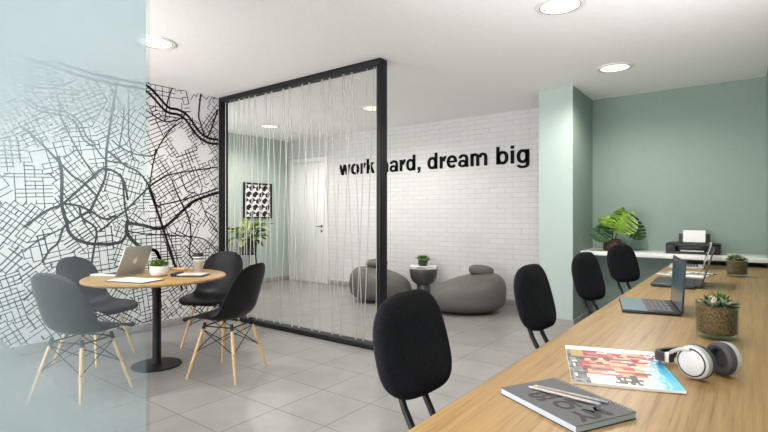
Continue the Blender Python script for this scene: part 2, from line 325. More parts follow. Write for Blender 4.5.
# ------------------------------------------------------------------ street map mural
ROADS = [
    (0.05,0.045,[(1.5,2.71),(1.68,2.69),(1.87,2.66),(2.08,2.64),(2.37,2.64),(2.54,2.65),(2.62,2.63),(2.7,2.57),(2.81,2.47),(2.88,2.44),(2.97,2.44),(3.08,2.39),(3.2,2.25),(3.31,2.18),(3.41,2.16),(3.52,2.17)]),
    (0.035,0,[(2.3,2.64),(2.26,2.36),(2.2,1.92),(2.19,1.66),(2.12,1.47),(2.06,1.33),(2.05,1.28)]),
    (0.022,0,[(1.65,2.66),(1.74,2.46),(1.78,2.3),(1.79,2.19),(1.93,1.9),(2.1,1.63)]),
    (0.03,0.03,[(1.5,2.3),(1.61,2.24),(1.72,2.23),(1.85,2.22),(1.94,2.15),(2.0,2.02),(2.08,1.96)]),
    (0.03,0,[(1.5,2.04),(1.59,1.96),(1.68,1.87),(1.77,1.77),(1.89,1.64),(1.98,1.58),(2.1,1.46)]),
    (0.02,0,[(1.5,2.43),(1.72,2.45),(1.93,2.58)]),
    (0.035,0,[(1.5,1.15),(1.68,1.3),(1.8,1.36),(1.93,1.49),(2.12,1.69),(2.19,1.73),(2.29,1.7),(2.37,1.61),(2.41,1.42)]),
    (0.045,0,[(1.77,1.81),(1.8,1.64),(1.8,1.36),(1.84,1.19),(1.86,1.1),(1.93,1.02),(2.08,0.97),(2.3,0.97),(2.37,1.01),(2.41,1.1)]),
    (0.03,0,[(1.8,1.37),(1.94,1.35),(2.05,1.3),(2.18,1.22),(2.29,1.25)]),
    (0.03,0,[(2.05,1.3),(1.87,1.19),(1.81,1.13),(1.77,1.0),(1.7,0.93),(1.64,0.82)]),
    (0.03,0,[(1.95,1.34),(1.98,1.23),(2.1,1.12),(2.08,0.91),(2.05,0.73)]),
    (0.03,0,[(2.19,1.92),(2.26,1.88),(2.38,1.78),(2.52,1.72),(2.64,1.57),(2.7,1.4),(2.75,1.35)]),
    (0.028,0,[(2.81,1.69),(2.64,1.57),(2.4,1.32),(2.29,1.23),(2.14,1.1)]),
    (0.05,0,[(2.41,1.18),(2.57,1.15),(2.79,1.12),(3.06,1.34),(3.2,1.44),(3.52,1.55)]),
    (0.024,0,[(2.75,1.37),(2.97,1.42),(3.23,1.5),(3.52,1.6)]),
    (0.022,0,[(2.64,1.57),(2.81,1.69),(3.0,1.75),(3.52,1.86)]),
    (0.04,0.0,[(2.63,1.57),(2.71,1.35),(2.79,1.12),(2.93,0.7),(3.02,0.4)]),
    (0.02,0.05,[(2.79,1.12),(2.95,0.7),(3.05,0.39)]),
    (0.024,0,[(2.9,1.66),(2.93,1.57),(3.04,1.34),(3.11,1.2),(3.13,0.98),(3.11,0.82),(3.2,0.67)]),
    (0.02,0,[(2.41,1.09),(2.57,1.06),(2.78,1.04),(3.11,1.01),(3.32,0.96),(3.52,0.79)]),
    (0.055,0,[(2.41,1.2),(2.4,1.08),(2.48,0.97),(2.57,0.9),(2.7,0.87),(2.75,0.79),(2.79,0.65)]),
    (0.03,0,[(2.41,1.2),(2.38,1.35),(2.36,1.59),(2.33,1.69)]),
    (0.02,0,[(2.41,2.62),(2.42,2.37),(2.42,2.1),(2.47,1.84)]),
    (0.022,0,[(2.62,2.39),(2.81,2.31),(3.0,2.37),(3.07,2.46)]),
    (0.03,0,[(3.26,2.73),(3.23,2.46),(3.25,2.37),(3.32,2.2),(3.38,2.27),(3.49,2.56)]),
    (0.022,0,[(2.25,2.03),(2.33,1.97),(2.48,1.91),(2.67,1.91),(2.71,1.98)]),
    (0.022,0,[(2.94,2.3),(2.81,2.13),(2.7,1.91),(2.64,1.57)]),
    (0.022,0,[(2.08,1.96),(2.2,1.82),(2.41,1.8)]),
    (0.02,0,[(2.22,2.6),(2.34,2.41),(2.37,2.31),(2.32,1.94)]),
    (0.022,0,[(1.5,0.49),(1.62,0.61),(1.77,0.66),(1.92,0.8),(2.07,0.79)]),
    (0.02,0,[(1.5,0.93),(1.62,1.03),(1.8,1.13)]),
    (0.022,0,[(2.81,2.31),(2.85,2.56),(2.9,2.7)]),
    (0.018,0,[(3.0,1.75),(3.07,1.55),(3.22,1.5),(3.33,1.26),(3.49,1.05)])]
def build_mural():
    rnd = random.Random(11)
    bm = B(); x = XL+.0045
    Y0, Y1, Z0, Z1 = 0.80, 3.49, 0.09, 2.705
    box(bm, XL, XL+.003, Y0, Y1, Z0, Z1, mi=0)
    def clip(p, q):
        t0, t1 = 0.0, 1.0; d = (q[0]-p[0], q[1]-p[1])
        for a, b_, lo, hi in ((p[0], d[0], Y0, Y1), (p[1], d[1], Z0, Z1)):
            if abs(b_) < 1e-9:
                if a < lo or a > hi: return None
                continue
            u0, u1 = sorted(((lo-a)/b_, (hi-a)/b_)); t0 = max(t0, u0); t1 = min(t1, u1)
        if t0 >= t1: return None
        return (p[0]+d[0]*t0, p[1]+d[1]*t0), (p[0]+d[0]*t1, p[1]+d[1]*t1)
    def seg(p, q, w, lift=0.0):
        c = clip(p, q)
        if not c: return
        (a, b_), (e, f) = c
        dx, dz = e-a, f-b_; l = math.hypot(dx, dz)
        if l < .004: return
        nx, nz = -dz/l*w/2, dx/l*w/2
        ex, ez = dx/l*w*.25, dz/l*w*.25
        vs = [bm.verts.new((x+lift, a-ex+nx, b_-ez+nz)), bm.verts.new((x+lift, e+ex+nx, f+ez+nz)), bm.verts.new((x+lift, e+ex-nx, f+ez-nz)), bm.verts.new((x+lift, a-ex-nx, b_-ez-nz))]
        bm.faces.new(vs).material_index = 1
    def smooth(pts, k=6):
        out = []
        n = len(pts)
        for i in range(n-1):
            p0, p1, p2, p3 = pts[max(i-1, 0)], pts[i], pts[i+1], pts[min(i+2, n-1)]
            for j in range(k):
                t = j/k
                out.append(tuple(.5*((2*p1[c])+(-p0[c]+p2[c])*t+(2*p0[c]-5*p1[c]+4*p2[c]-p3[c])*t*t+(-p0[c]+3*p1[c]-3*p2[c]+p3[c])*t**3) for c in (0, 1)))
        out.append(pts[-1]); return out
    mains = []
    for w, gap, pts in ROADS:
        sp = smooth(pts)
        for side in ((-1, 1) if gap else (0,)):
            q = []
            for i, p in enumerate(sp):
                a, b_ = sp[max(i-1, 0)], sp[min(i+1, len(sp)-1)]
                dx, dz = b_[0]-a[0], b_[1]-a[1]; l = math.hypot(dx, dz) or 1
                q.append((p[0]-dz/l*gap*.62*side, p[1]+dx/l*gap*.62*side))
            ww = w*(.55 if gap else .68)
            for a, b_ in zip(q, q[1:]): seg(a, b_, ww, .0006)
        mains += [(p, max(w, gap*2)) for p in sp]
    # side streets: patches of differently turned street grids
    seeds = []
    base = [(.95, .5, 35), (1.0, 1.2, 20), (1.2, 2.0, 28), (1.7, 2.4, 8), (2.1, 2.3, 32), (1.6, 2.0, 30), (1.5, 1.6, 3), (1.9, 1.7, 40), (2.5, 2.2, 62), (2.45, 1.5, 76),
            (2.9, 2.2, 38), (3.2, 1.8, 24), (2.8, 1.6, 34), (3.4, 2.45, 55), (3.1, 2.6, 15), (3.3, 1.2, 52), (3.0, 1.3, 30), (2.6, 1.0, 2), (2.2, .9, 6), (1.7, .9, 12), (3.1, .8, 44), (2.7, .5, 8), (1.9, .4, 30), (1.3, .8, 48), (3.4, .5, 38), (2.2, .3, 55)]
    for y, z, a in base: seeds.append((y, z, R(a), rnd.uniform(.034, .048), rnd.uniform(.045, .08)))
    for _ in range(46):
        seeds.append((rnd.uniform(Y0, Y1), rnd.uniform(Z0, Z1), R(rnd.choice((5, 15, 30, 35, 40, 55, 70))+rnd.uniform(-7, 7)), rnd.uniform(.032, .048), rnd.uniform(.042, .08)))
    holes = [(1.9, 2.62, .10), (2.35, 2.5, .10), (3.3, 2.0, .09), (3.22, 2.52, .12), (2.75, 2.05, .0), (2.98, 1.75, .0), (3.3, 1.05, .08), (1.62, 1.78, .05), (2.62, .85, .06), (3.0, 2.12, .11), (2.62, 1.75, .05)]
    def near(p): return min(range(len(seeds)), key=lambda i: (seeds[i][0]-p[0])**2+(seeds[i][1]-p[1])**2)
    def hole(p): return any((p[0]-h[0])**2+((p[1]-h[1])*.8)**2 < h[2]**2 for h in holes)
    def onmain(p): return any((p[0]-m[0])**2+(p[1]-m[1])**2 < (w*.4)**2 for m, w in mains)
    for i, (sy, sz, an, s1, s2) in enumerate(seeds):
        for (dx, dz, sp, st) in ((math.cos(an), math.sin(an), s1, s2), (-math.sin(an), math.cos(an), s2, s1)):
            for k in range(-26, 27):
                if rnd.random() < .10: continue
                off = k*sp+rnd.uniform(-.15, .15)*sp
                oy, oz = sy-dz*off, sz+dx*off
                if (oy-sy)**2+(oz-sz)**2 > .8: continue
                w = .0078 if rnd.random() < .8 else .0115
                run = None
                for j in range(-24, 25):
                    a = (oy+dx*st*j, oz+dz*st*j); b_ = (oy+dx*st*(j+1), oz+dz*st*(j+1)); mid = ((a[0]+b_[0])/2, (a[1]+b_[1])/2)
                    ok = Y0 < mid[0] < Y1 and Z0 < mid[1] < Z1 and near(mid) == i and not hole(mid) and rnd.random() > .11
                    if ok:
                        if run is None: run = a
                        end = b_
                    elif run is not None:
                        seg(run, end, w); run = None
                if run is not None: seg(run, end, w)
    o = obj('wall_mural', bm, [mat('mural_paper', (216, 215, 212), .8, var=.01), M_map], sharp=None)
    return tag(o, 'black and white street map mural covering the left wall', 'mural')
build_mural()

# ------------------------------------------------------------------ room divider with cords
dv = thing('room_divider', 'tall black framed divider strung with off-white cords', 'room divider', (-3.94, 3.5, 0))
x0, x1 = -5.197+3.94, -2.685+3.94
boxobj('post', (x0, x0+.04, 0, .11, 0.05, H-.055), M_black, dv, .002)
boxobj('post', (x1-.04, x1, 0, .11, 0.05, H-.055), M_black, dv, .002)
boxobj('top_beam', (x0, x1, 0, .11, H-.055, H-.003), M_black, dv, .002)
boxobj('bottom_rail', (x0, x1, 0, .11, 0, .05), M_black, dv, .002)
TOPS = [(-5.05, -4.967), (-4.863, -4.76), (-4.672, -4.561), (-4.371, -4.269), (-4.071, -3.969), (-3.77, -3.666), (-3.475, -3.372), (-3.184, -3.076), (-2.875, -2.79)]
BOTS = [(-5.02, -4.92), (-4.80, -4.69), (-4.53, -4.406), (-4.228, -4.12), (-3.931, -3.821), (-3.624, -3.516), (-3.336, -3.226), (-3.026, -2.93)]
def cord(a, b_):
    bm = B(); tube(bm, [(a+3.94, .055, H-.056), (b_+3.94, .055, .051)], .0044, 6); obj('cord', bm, M_cord, dv)
for i, (a, b_) in enumerate(TOPS):
    if i < len(BOTS): cord(a+.007, BOTS[i][0]-.007); cord(b_+.007, BOTS[i][1]-.007)
    if i > 0: cord(a-.007, BOTS[i-1][0]+.007); cord(b_-.007, BOTS[i-1][1]+.007)
cord(-5.13, -5.13); cord(-2.77, -2.77)

# ------------------------------------------------------------------ lettering
def text_bm(body, size, bold, depth, space=1.0):
    c = D.curves.new('t', 'FONT'); c.body = body; c.size = size; c.offset = bold; c.extrude = depth; c.space_character = space
    o = D.objects.new('t', c); COL.objects.link(o)
    dg = bpy.context.evaluated_depsgraph_get(); dg.update()
    me = D.meshes.new_from_object(o.evaluated_get(dg)); bm = B(); bm.from_mesh(me)
    D.objects.remove(o); D.curves.remove(c); D.meshes.remove(me)
    return bm
def fit(bm, x0, x1, zb, ztop_src, ztop):
    """scale text in x to a span and in height so that ztop_src (its own top) lands on ztop"""
    xs = [v.co.x for v in bm.verts]; a, b_ = min(xs), max(xs)
    for v in bm.verts:
        v.co.x = x0+(v.co.x-a)/(b_-a)*(x1-x0); v.co.y = zb+v.co.y/ztop_src*(ztop-zb)
t = thing('wall_lettering', 'black letters reading work hard, dream big on the white brick wall', 'lettering', (-4.09, YB-.001, 1.98))
ADV = dict(w=.778, o=.611, r=.389, k=.556, h=.611, a=.556, d=.611, e=.556, m=.889, b=.611, i=.278, g=.611)
ADV[','] = .278
def glyph(bm, ch, ox, sc, dep):
    """bold grotesque letters from stems, bowls and diagonals"""
    xh, asc, st = .532, .72, .142
    t = bmesh.new()
    def poly(pts): t.faces.new([t.verts.new((x, y, 0)) for x, y in pts])
    def rect(a, b_, c, d_): poly([(a, c), (b_, c), (b_, d_), (a, d_)])
    def ring(cx, cy, rx, ry, tx, ty, a0=0, a1=360, n=32):
        o, q = [], []
        for k in range(n+1):
            a = R(a0+(a1-a0)*k/n); c, s_ = math.cos(a), math.sin(a)
            c2, s2 = math.copysign(abs(c)**.92, c), math.copysign(abs(s_)**.92, s_)
            o.append(t.verts.new((cx+rx*c2, cy+ry*s2, 0))); q.append(t.verts.new((cx+(rx-tx)*c2, cy+(ry-ty)*s2, 0)))
        for k in range(n): t.faces.new((o[k], o[k+1], q[k+1], q[k]))
    m = xh/2
    if ch == 'o': ring(.306, m, .268, .278, .146, .118)
    elif ch in 'dbg':
        sx = .412 if ch != 'b' else .062
        rect(sx, sx+st-.006, 0 if ch != 'g' else -.06, asc if ch != 'g' else xh)
        ring(.285 if ch != 'b' else .33, m, .247, .277, .140, .115)
        if ch == 'g': ring(.290, -.055, .258, .155, .136, .10, 188, 360)
    elif ch == 'r':
        rect(.062, .062+st, 0, xh); ring(.375, .30, .195, .245, .135, .125, 88, 178, 14)
    elif ch in 'hm':
        rect(.062, .062+st, 0, asc if ch == 'h' else xh)
        if ch == 'h': ring(.306, .335, .244, .208, st, .115, 0, 180); rect(.55-st, .55, 0, .34)
        else:
            for c0 in (.264, .626): ring(c0, .345, .202, .198, .138, .112, 0, 180); rect(c0+.202-.138, c0+.202, 0, .35)
    elif ch == 'k':
        rect(.062, .062+st, 0, asc); poly([(.19, .155), (.19, .345), (.365, xh), (.53, xh)]); poly([(.29, .33), (.385, .215+.16), (.56, 0), (.40, 0)])
    elif ch == 'w':
        for a, b_ in (((.010, xh), (.165, 0)), ((.315, xh), (.165, 0)), ((.315, xh), (.475, 0)), ((.625, xh), (.475, 0))):
            poly([(a[0], a[1]), (a[0]+.145, a[1]), (b_[0]+.145, b_[1]), (b_[0], b_[1])])
    elif ch == 'e':
        ring(.283, m, .252, .278, .138, .112, 0, 318); rect(.06, .525, .225, .310)
    elif ch == 'a':
        ring(.245, .148, .212, .160, .122, .095); rect(.372, .372+.136, .02, .36); poly([(.395, 0), (.535, 0), (.508, .08), (.40, .08)])
        ring(.278, .350, .230, .194, .134, .105, 0, 172, 20)
    elif ch == 'i': rect(.066, .066+st, 0, xh); rect(.066, .066+st, .595, asc)
    elif ch == ',': rect(.066, .066+st, 0, .14); poly([(.066+st, .01), (.066+st-.075, .01), (.066, -.10), (.066, -.145), (.15, -.11), (.20, -.05)])
    ext = bmesh.ops.extrude_face_region(t, geom=list(t.faces))
    for v in ext['geom']:
        if isinstance(v, bmesh.types.BMVert): v.co.z = 1
    for v in t.verts: v.co = Vector(((ox+v.co.x)*sc, -dep*v.co.z-.0005, v.co.y*sc))
    merge(bm, t)
t.location.x = -5.848; x = 0.0; SCL = 3.512/10.114; M_let = mat('black_vinyl_letters', (8, 8, 10), .7, var=.02, spec=.15)
for word in ('work', 'hard,', 'dream', 'big'):
    bm = B()
    for ch in word: glyph(bm, ch, x, SCL, .012); x += ADV[ch]
    x += .278
    obj('word', bm, M_let, t, sharp=30)

# ------------------------------------------------------------------ ceiling lamps
M_lampring = mat('white_lamp_ring', (226, 224, 219), .5, var=.01)
M_gap = mat('grey_gasket', (120, 118, 114), .6)
def emit(name, col, s):
    m, nt, b = nodes(name); b.inputs['Base Color'].default_value = lin(col); b.inputs['Emission Color'].default_value = lin(col); b.inputs['Emission Strength'].default_value = s
    return m
M_emit = emit('warm_white_diffuser', (255, 250, 232), 1.1)
LAMPS = [(-1.03, 3.39, 'round recessed ceiling lamp nearest the viewer, over the middle of the long desk'), (-1.03, 5.13, 'round recessed ceiling lamp just in front of the sage wall pier'),
         (-3.96, 2.06, 'round recessed ceiling lamp above the round table'), (-4.03, 5.09, 'round recessed ceiling lamp above the bean bags, beside the divider post'), (-6.17, 5.10, 'round recessed ceiling lamp deepest in the lounge, near the white door')]
def lampbuild(label, loc):
    t = thing('ceiling_lamp', label, 'ceiling lamp', loc, 0, 'recessed ceiling lamps')
    bm = B(); lathe(bm, [(.137, -.001), (.137, -.010), (.141, -.014), (.162, -.010), (.165, -.001)], 48); obj('rim', bm, M_lampring, t)
    bm = B(); lathe(bm, [(.131, -.001), (.131, -.0105), (.137, -.0105), (.137, -.001)], 48); obj('gasket', bm, M_gap, t)
    bm = B(); lathe(bm, [(.131, -.001), (.131, -.006), (.10, -.008), (0, -.009)], 48); obj('diffuser', bm, M_emit, t)
    return t
l0 = lampbuild(LAMPS[0][2], (LAMPS[0][0], LAMPS[0][1], H))
for x, y, lb in LAMPS[1:]: dup(l0, (x, y, H), 0, lb)
LAMP_W = 26
for x, y, lb in LAMPS:
    li = D.lights.new('lamp_light', 'SPOT'); li.energy = LAMP_W*4; li.color = (1, .975, .93); li.spot_size = R(165); li.spot_blend = .6; li.shadow_soft_size = .085
    o = D.objects.new('lamp_light', li); COL.objects.link(o); o.location = (x, y, H-.03)

# ------------------------------------------------------------------ shell chairs
def shell_chair(label, loc, rz):
    t = thing('shell_chair', label, 'chair', loc, rz, 'black shell chairs round the table')
    P = [(.300, .420), (.278, .448), (.19, .455), (.08, .441), (-.03, .430), (-.115, .446), (-.17, .492), (-.205, .567), (-.232, .667), (-.258, .77), (-.277, .845), (-.287, .886)]
    W = [.160, .220, .241, .248, .250, .250, .247, .241, .232, .217, .184, .112]
    LZ = [.0, .004, .025, .04, .055, .06, .045, .02, .0, -.004, -.008, -.012]
    LX = [-.02, -.008, 0, 0, .01, .04, .075, .09, .08, .06, .045, .03]
    bm = B(); N = 10; rows = []
    for (px, pz), w, lz, lx in zip(P, W, LZ, LX):
        row = []
        for k in range(N+1):
            s = -1+2*k/N; a = abs(s)
            row.append(bm.verts.new((px+lx*a**2.4, w*s, pz+lz*a**2.6)))
        rows.append(row)
    for i in range(len(rows)-1):
        for k in range(N):
            bm.faces.new((rows[i][k], rows[i][k+1], rows[i+1][k+1], rows[i+1][k])).smooth = True
    o = obj('seat_shell', bm, M_shell, t, mods=True)
    s = o.modifiers.new('thick', 'SOLIDIFY'); s.thickness = .010; s.offset = -1
    s = o.modifiers.new('smooth', 'SUBSURF'); s.levels = 2; s.render_levels = 2
    tops = {}; feet = {}
    for sx in (1, -1):
        for sy in (1, -1):
            a = V(.125*sx, .13*sy, .395); f = V(.217*sx, .217*sy, 0); tops[sx, sy] = a; feet[sx, sy] = f
            bm = B(); tube(bm, [f, f.lerp(a, .5), f.lerp(a, .93)], [.0085, .0135, .0125], 12)
            lg = obj('leg', bm, M_beech, t)
            bm = B(); tube(bm, [f.lerp(a, .955), a, a+V(-.005*sx, -.005*sy, .03)], [.0135, .0135, .011], 10)
            obj('leg_bracket', bm, M_black, lg)
            c = f.lerp(a, .52); dr = V(sx, sy, 0).normalized(); bm = B(); tube(bm, [c-dr*.017, c+dr*.017], .005, 8); obj('bolt', bm, M_black, lg)
    bm = B()
    for (a, b_) in (((1, 1), (1, -1)), ((1, -1), (-1, -1)), ((-1, -1), (-1, 1)), ((-1, 1), (1, 1))):
        for p, q in ((a, b_), (b_, a)):
            s0 = feet[p].lerp(tops[p], .93); e0 = feet[q].lerp(tops[q], .52)
            tube(bm, [s0, s0.lerp(e0, .5)+V(0, 0, .0), e0], .0036, 6)
    obj('wire_brace', bm, M_black, t)
    bm = B()
    for sx in (1, -1): tube(bm, [tops[sx, 1]+V(0, 0, .0), tops[sx, -1]+V(0, 0, .0)], .0055, 8)
    for sy in (1, -1): tube(bm, [tops[1, sy], tops[-1, sy]], .0055, 8)
    obj('mount_frame', bm, M_black, t)
    return t
ca = shell_chair('black shell chair seen from behind, closest to the frosted glass screen', (-3.695, 1.406, 0), R(112))
dup(ca, (-4.56, 1.84, 0), R(24), 'black shell chair tucked between the round table and the street map mural')
dup(ca, (-4.16, 2.75, 0), R(-62), 'black shell chair behind the coffee cup, facing the viewer across the round table')
dup(ca, (-3.285, 2.30, 0), R(199.5), 'black shell chair in side view, pulled out between round table and corded divider')

# ------------------------------------------------------------------ round table
TC = (-3.942, 2.065)
t = thing('round_table', 'round oak cafe table on a black pedestal', 'table', (TC[0], TC[1], 0), R(20))
bm = B(); lathe(bm, [(0, .722), (.535, .722), (.546, .727), (.55, .736), (.546, .746), (.54, .75), (0, .75)], 96); obj('tabletop', bm, M_oak2, t)
bm = B(); lathe(bm, [(0, .012), (.034, .012), (.034, .70), (.12, .712), (.12, .722), (0, .722)], 32); obj('pedestal', bm, M_black, t)
bm = B(); lathe(bm, [(0, 0), (.193, 0), (.196, .006), (.19, .013), (.04, .016), (0, .016)], 64); obj('base_plate', bm, M_black, t)
TZ = .75
# laptop on the round table
def laptop(name, label, loc, rz, w, dpt, th, lidh, tilt, m_base, m_lid, m_screen=None, logo=False, m_palm=None, bev=.004):
    """origin at the middle of the hinge, base runs to +x, screen leans back to -x by tilt"""
    t = thing(name, label, 'laptop', loc, rz)
    boxobj('base', (0, dpt, -w/2, w/2, 0, th), m_base, t, bev)
    bm = B()
    box(bm, .03, .03+dpt*.46, -w*.44, w*.44, th, th+.0006, mi=1)
    for r in range(5):
        for k in range(14):
            y = -w*.42+k*w*.84/14; x = .035+r*dpt*.44/5
            box(bm, x, x+dpt*.072, y, y+w*.052, th, th+.0022, mi=0)
    obj('keyboard', bm, [M_key if m_base not in (M_key,) else mat('grey_keys', (92, 88, 84), .5), m_base], t)
    bm = B(); box(bm, dpt*.60, dpt*.92, -w*.16, w*.16, th, th+.0008); obj('trackpad', bm, m_palm or m_base, t)
    if m_palm:
        bm = B(); box(bm, dpt*.56, dpt*.99, -w*.49, w*.49, th-.001, th+.0007); obj('palm_rest', bm, m_palm, t)
    M = Matrix.Translation((-.003, 0, th*.75)) @ Matrix.Rotation(-tilt, 4, 'Y')
    bm = B(); box(bm, -.004, .004, -w/2, w/2, 0, lidh, bev=.003, M=M); lid = obj('lid', bm, m_lid, t)
    bm = B(); box(bm, .004, .0048, -w*.47, w*.47, .012, lidh-.012, M=M); obj('screen', bm, m_screen or mat('dark_screen_glass', (30, 34, 38), .12, var=.01), lid)
    if logo:
        bm = B(); u = lidh*.105
        prof = []
        def body(a):
            r = 1.0-.10*math.cos(2*a)*.5-.16*math.exp(-((a-PI/2)/.35)**2)-.12*math.exp(-((a+PI/2)/.3)**2)
            return (r*math.cos(a)*.92, r*math.sin(a))
        outer = [body(2*PI*k/64) for k in range(64)]
        cut = []
        for (y, z) in outer:                       # the bite on one side
            dx, dz = y-1.12, z-.18; dd = math.hypot(dx, dz)
            if dd < .48: y, z = 1.12+dx/dd*.48, .18+dz/dd*.48
            cut.append((y, z))
        cen = bm.verts.new(M @ V(-.0048, 0, lidh*.5-.01)); vs = [bm.verts.new(M @ V(-.0048, -a*u, lidh*.5-.01+b_*u)) for a, b_ in cut]
        for k in range(64): bm.faces.new((cen, vs[k], vs[(k+1) % 64]))
        lf = [(0.02, 1.02), (.10, 1.35), (.42, 1.58), (.36, 1.24)]
        bm.faces.new([bm.verts.new(M @ V(-.0048, -a*u, lidh*.5-.01+b_*u)) for a, b_ in lf])
        obj('logo', bm, M_logo, lid, sharp=None)
    return t
h1, h2 = V(-4.125, 1.833), V(-4.283, 2.157); hm = (h1+h2)/2; dd = (h2-h1).normalized()
laptop('laptop', 'open silver laptop with a white fruit mark on its lid, on the round table', (hm.x-.02, hm.y-.015, TZ), math.atan2(dd.y, dd.x)+PI/2, .345, .245, .014, .25, R(21), M_alu, M_silver, logo=True)
# small bowl plant
def leaf_strip(bm, base, az, el, L, w, droop, mi=0, seg=4, fold=.25, tipw=.06, prof=None, mtip=None):
    p = Vector(base); side = V(-math.sin(az), math.cos(az), 0); rows = []
    e = el
    for i in range(seg+1):
        s = i/seg
        ww = w*((prof(s) if prof else math.sin(PI*min(1, .12+s*.88))**.8)+tipw*(1-s))
        d = V(math.cos(az)*math.cos(e), math.sin(az)*math.cos(e), math.sin(e)); up = side.cross(d)*-1
        rows.append([bm.verts.new(p-side*ww/2+up*ww*fold), bm.verts.new(p), bm.verts.new(p+side*ww/2+up*ww*fold)])
        p = p+d*(L/seg); e -= droop/seg
    for i in range(seg):
        for k in (0, 1):
            f = bm.faces.new((rows[i][k], rows[i][k+1], rows[i+1][k+1], rows[i+1][k])); f.smooth = True
            f.material_index = mtip if (mtip is not None and i == seg-1) else mi
def rosette(bm, c, n, L, w, rnd, els=(10, 85), droop=.3, mats_=(0,), mtip=None, spread=.0, fold=.25):
    for k in range(n):
        az = k*2.39996+rnd.uniform(-.2, .2); s = k/n
        el = R(els[0]+(els[1]-els[0])*s+rnd.uniform(-6, 6))
        b_ = (c[0]+rnd.uniform(-1, 1)*spread, c[1]+rnd.uniform(-1, 1)*spread, c[2])
        leaf_strip(bm, b_, az, el, L*rnd.uniform(.8, 1.1)*(1-.25*s), w, droop, rnd.choice(mats_), fold=fold, mtip=mtip)
t = thing('bowl_plant', 'small leafy plant in a rounded white bowl beside the laptop', 'potted plant', (-3.915, 2.07, TZ))
bm = B(); lathe(bm, [(0, 0), (.046, 0), (.062, .012), (.072, .036), (.0725, .06), (.069, .084), (.063, .084), (.066, .06), (.06, .055), (0, .055)], 40); obj('bowl', bm, M_ceramic, t)
bm = B(); lathe(bm, [(0, .062), (.062, .062), (.062, .07), (0, .075)], 24); obj('soil', bm, M_soil, t)
bm = B(); rnd = random.Random(3)
for k in range(7):
    a = k*2*PI/6; r = .038 if k else 0
    rosette(bm, (r*math.cos(a), r*math.sin(a), .07+.012*(k == 0)), 16, .085, .026, rnd, (35, 88), .35, (0, 0, 1, 2), spread=.01)
obj('foliage', bm, [M_leaf, M_leaf2, M_dleaf], t, sharp=None)
# clipboard with sheet
cc = [V(-3.93, 1.633), V(-3.567, 1.75), V(-3.655, 1.94), V(-4.018, 1.803)]
cm = sum(cc, V(0, 0))/4; dd = (cc[1]-cc[0]).normalized()
t = thing('document_folder', 'thin black folder with white printed sheets on the near edge of the round table', 'folder', (cm.x+.03, cm.y+.02, TZ), math.atan2(dd.y, dd.x))
boxobj('folder_cover', (-.185, .185, -.105, .105, 0, .005), M_key, t, .001)
bm = B(); box(bm, -.178, .168, -.098, .1, .005, .009)
rnd = random.Random(5)
for r in range(7):
    y = .08-r*.024
    for k in range(5):
        if rnd.random() < .55: box(bm, -.15+k*.06, -.15+k*.06+rnd.uniform(.02, .05), y, y+.004, .0085, .0094, mi=1)
obj('paper_sheets', bm, [M_paper, mat('grey_ink', (120, 120, 122), .6)], t)
# coffee cup
t = thing('coffee_cup', 'tall paper coffee cup with black lid and green band', 'cup', (-3.918, 2.432, TZ))
bm = B(); lathe(bm, [(0, 0), (.034, 0), (.0355, .003), (.0455, .142), (.0455, .146), (0, .146)], 36); obj('cup_body', bm, M_ceramic, t)
bm = B(); lathe(bm, [(.0362, .012), (.0376, .012), (.0441, .098), (.0428, .098)], 36); obj('sleeve', bm, mat('kraft_grey_sleeve', (186, 176, 164), .8, var=.05), t)
bm = B(); lathe(bm, [(.0437, .112), (.0443, .112), (.0453, .126), (.0447, .126)], 36); obj('green_band', bm, mat('leaf_green_print', (88, 124, 82), .6), t)
bm = B(); lathe(bm, [(.0455, .138), (.0485, .139), (.049, .147), (.046, .149), (.044, .165), (.041, .167), (.038, .162), (0, .162)], 36); obj('lid', bm, M_key, t)
# tan slab and organiser
t = thing('pen_case', 'small tan wooden pen case near the far rim of the round table', 'pen case', (-4.19, 2.415, TZ), R(21))
boxobj('case_body', (-.075, .07, -.03, .03, 0, .018), wood('tan_wood', (214, 176, 120), (186, 146, 92), (2, 14, 14)), t, .007)
boxobj('dark_end', (-.105, -.075, -.012, .012, 0, .011), M_key, t, .004)
t = thing('card_wallet', 'open black card wallet with grey papers on the right of the round table', 'wallet', (-3.70, 2.235, TZ), R(36))
boxobj('cover', (-.135, .125, -.085, .085, 0, .010), M_key, t, .004)
boxobj('raised_flap', (-.145, -.10, -.085, .085, .010, .030), M_key, t, .006)
bm = B(); box(bm, -.095, .115, -.075, .078, .010, .018, bev=.002); obj('grey_papers', bm, mat('grey_paper', (196, 194, 190), .6, var=.08, scale=30), t)
bm = B(); box(bm, -.02, .04, -.07, -.035, .018, .0195); obj('yellow_card', bm, mat('ochre_card', (204, 164, 84), .5), t)

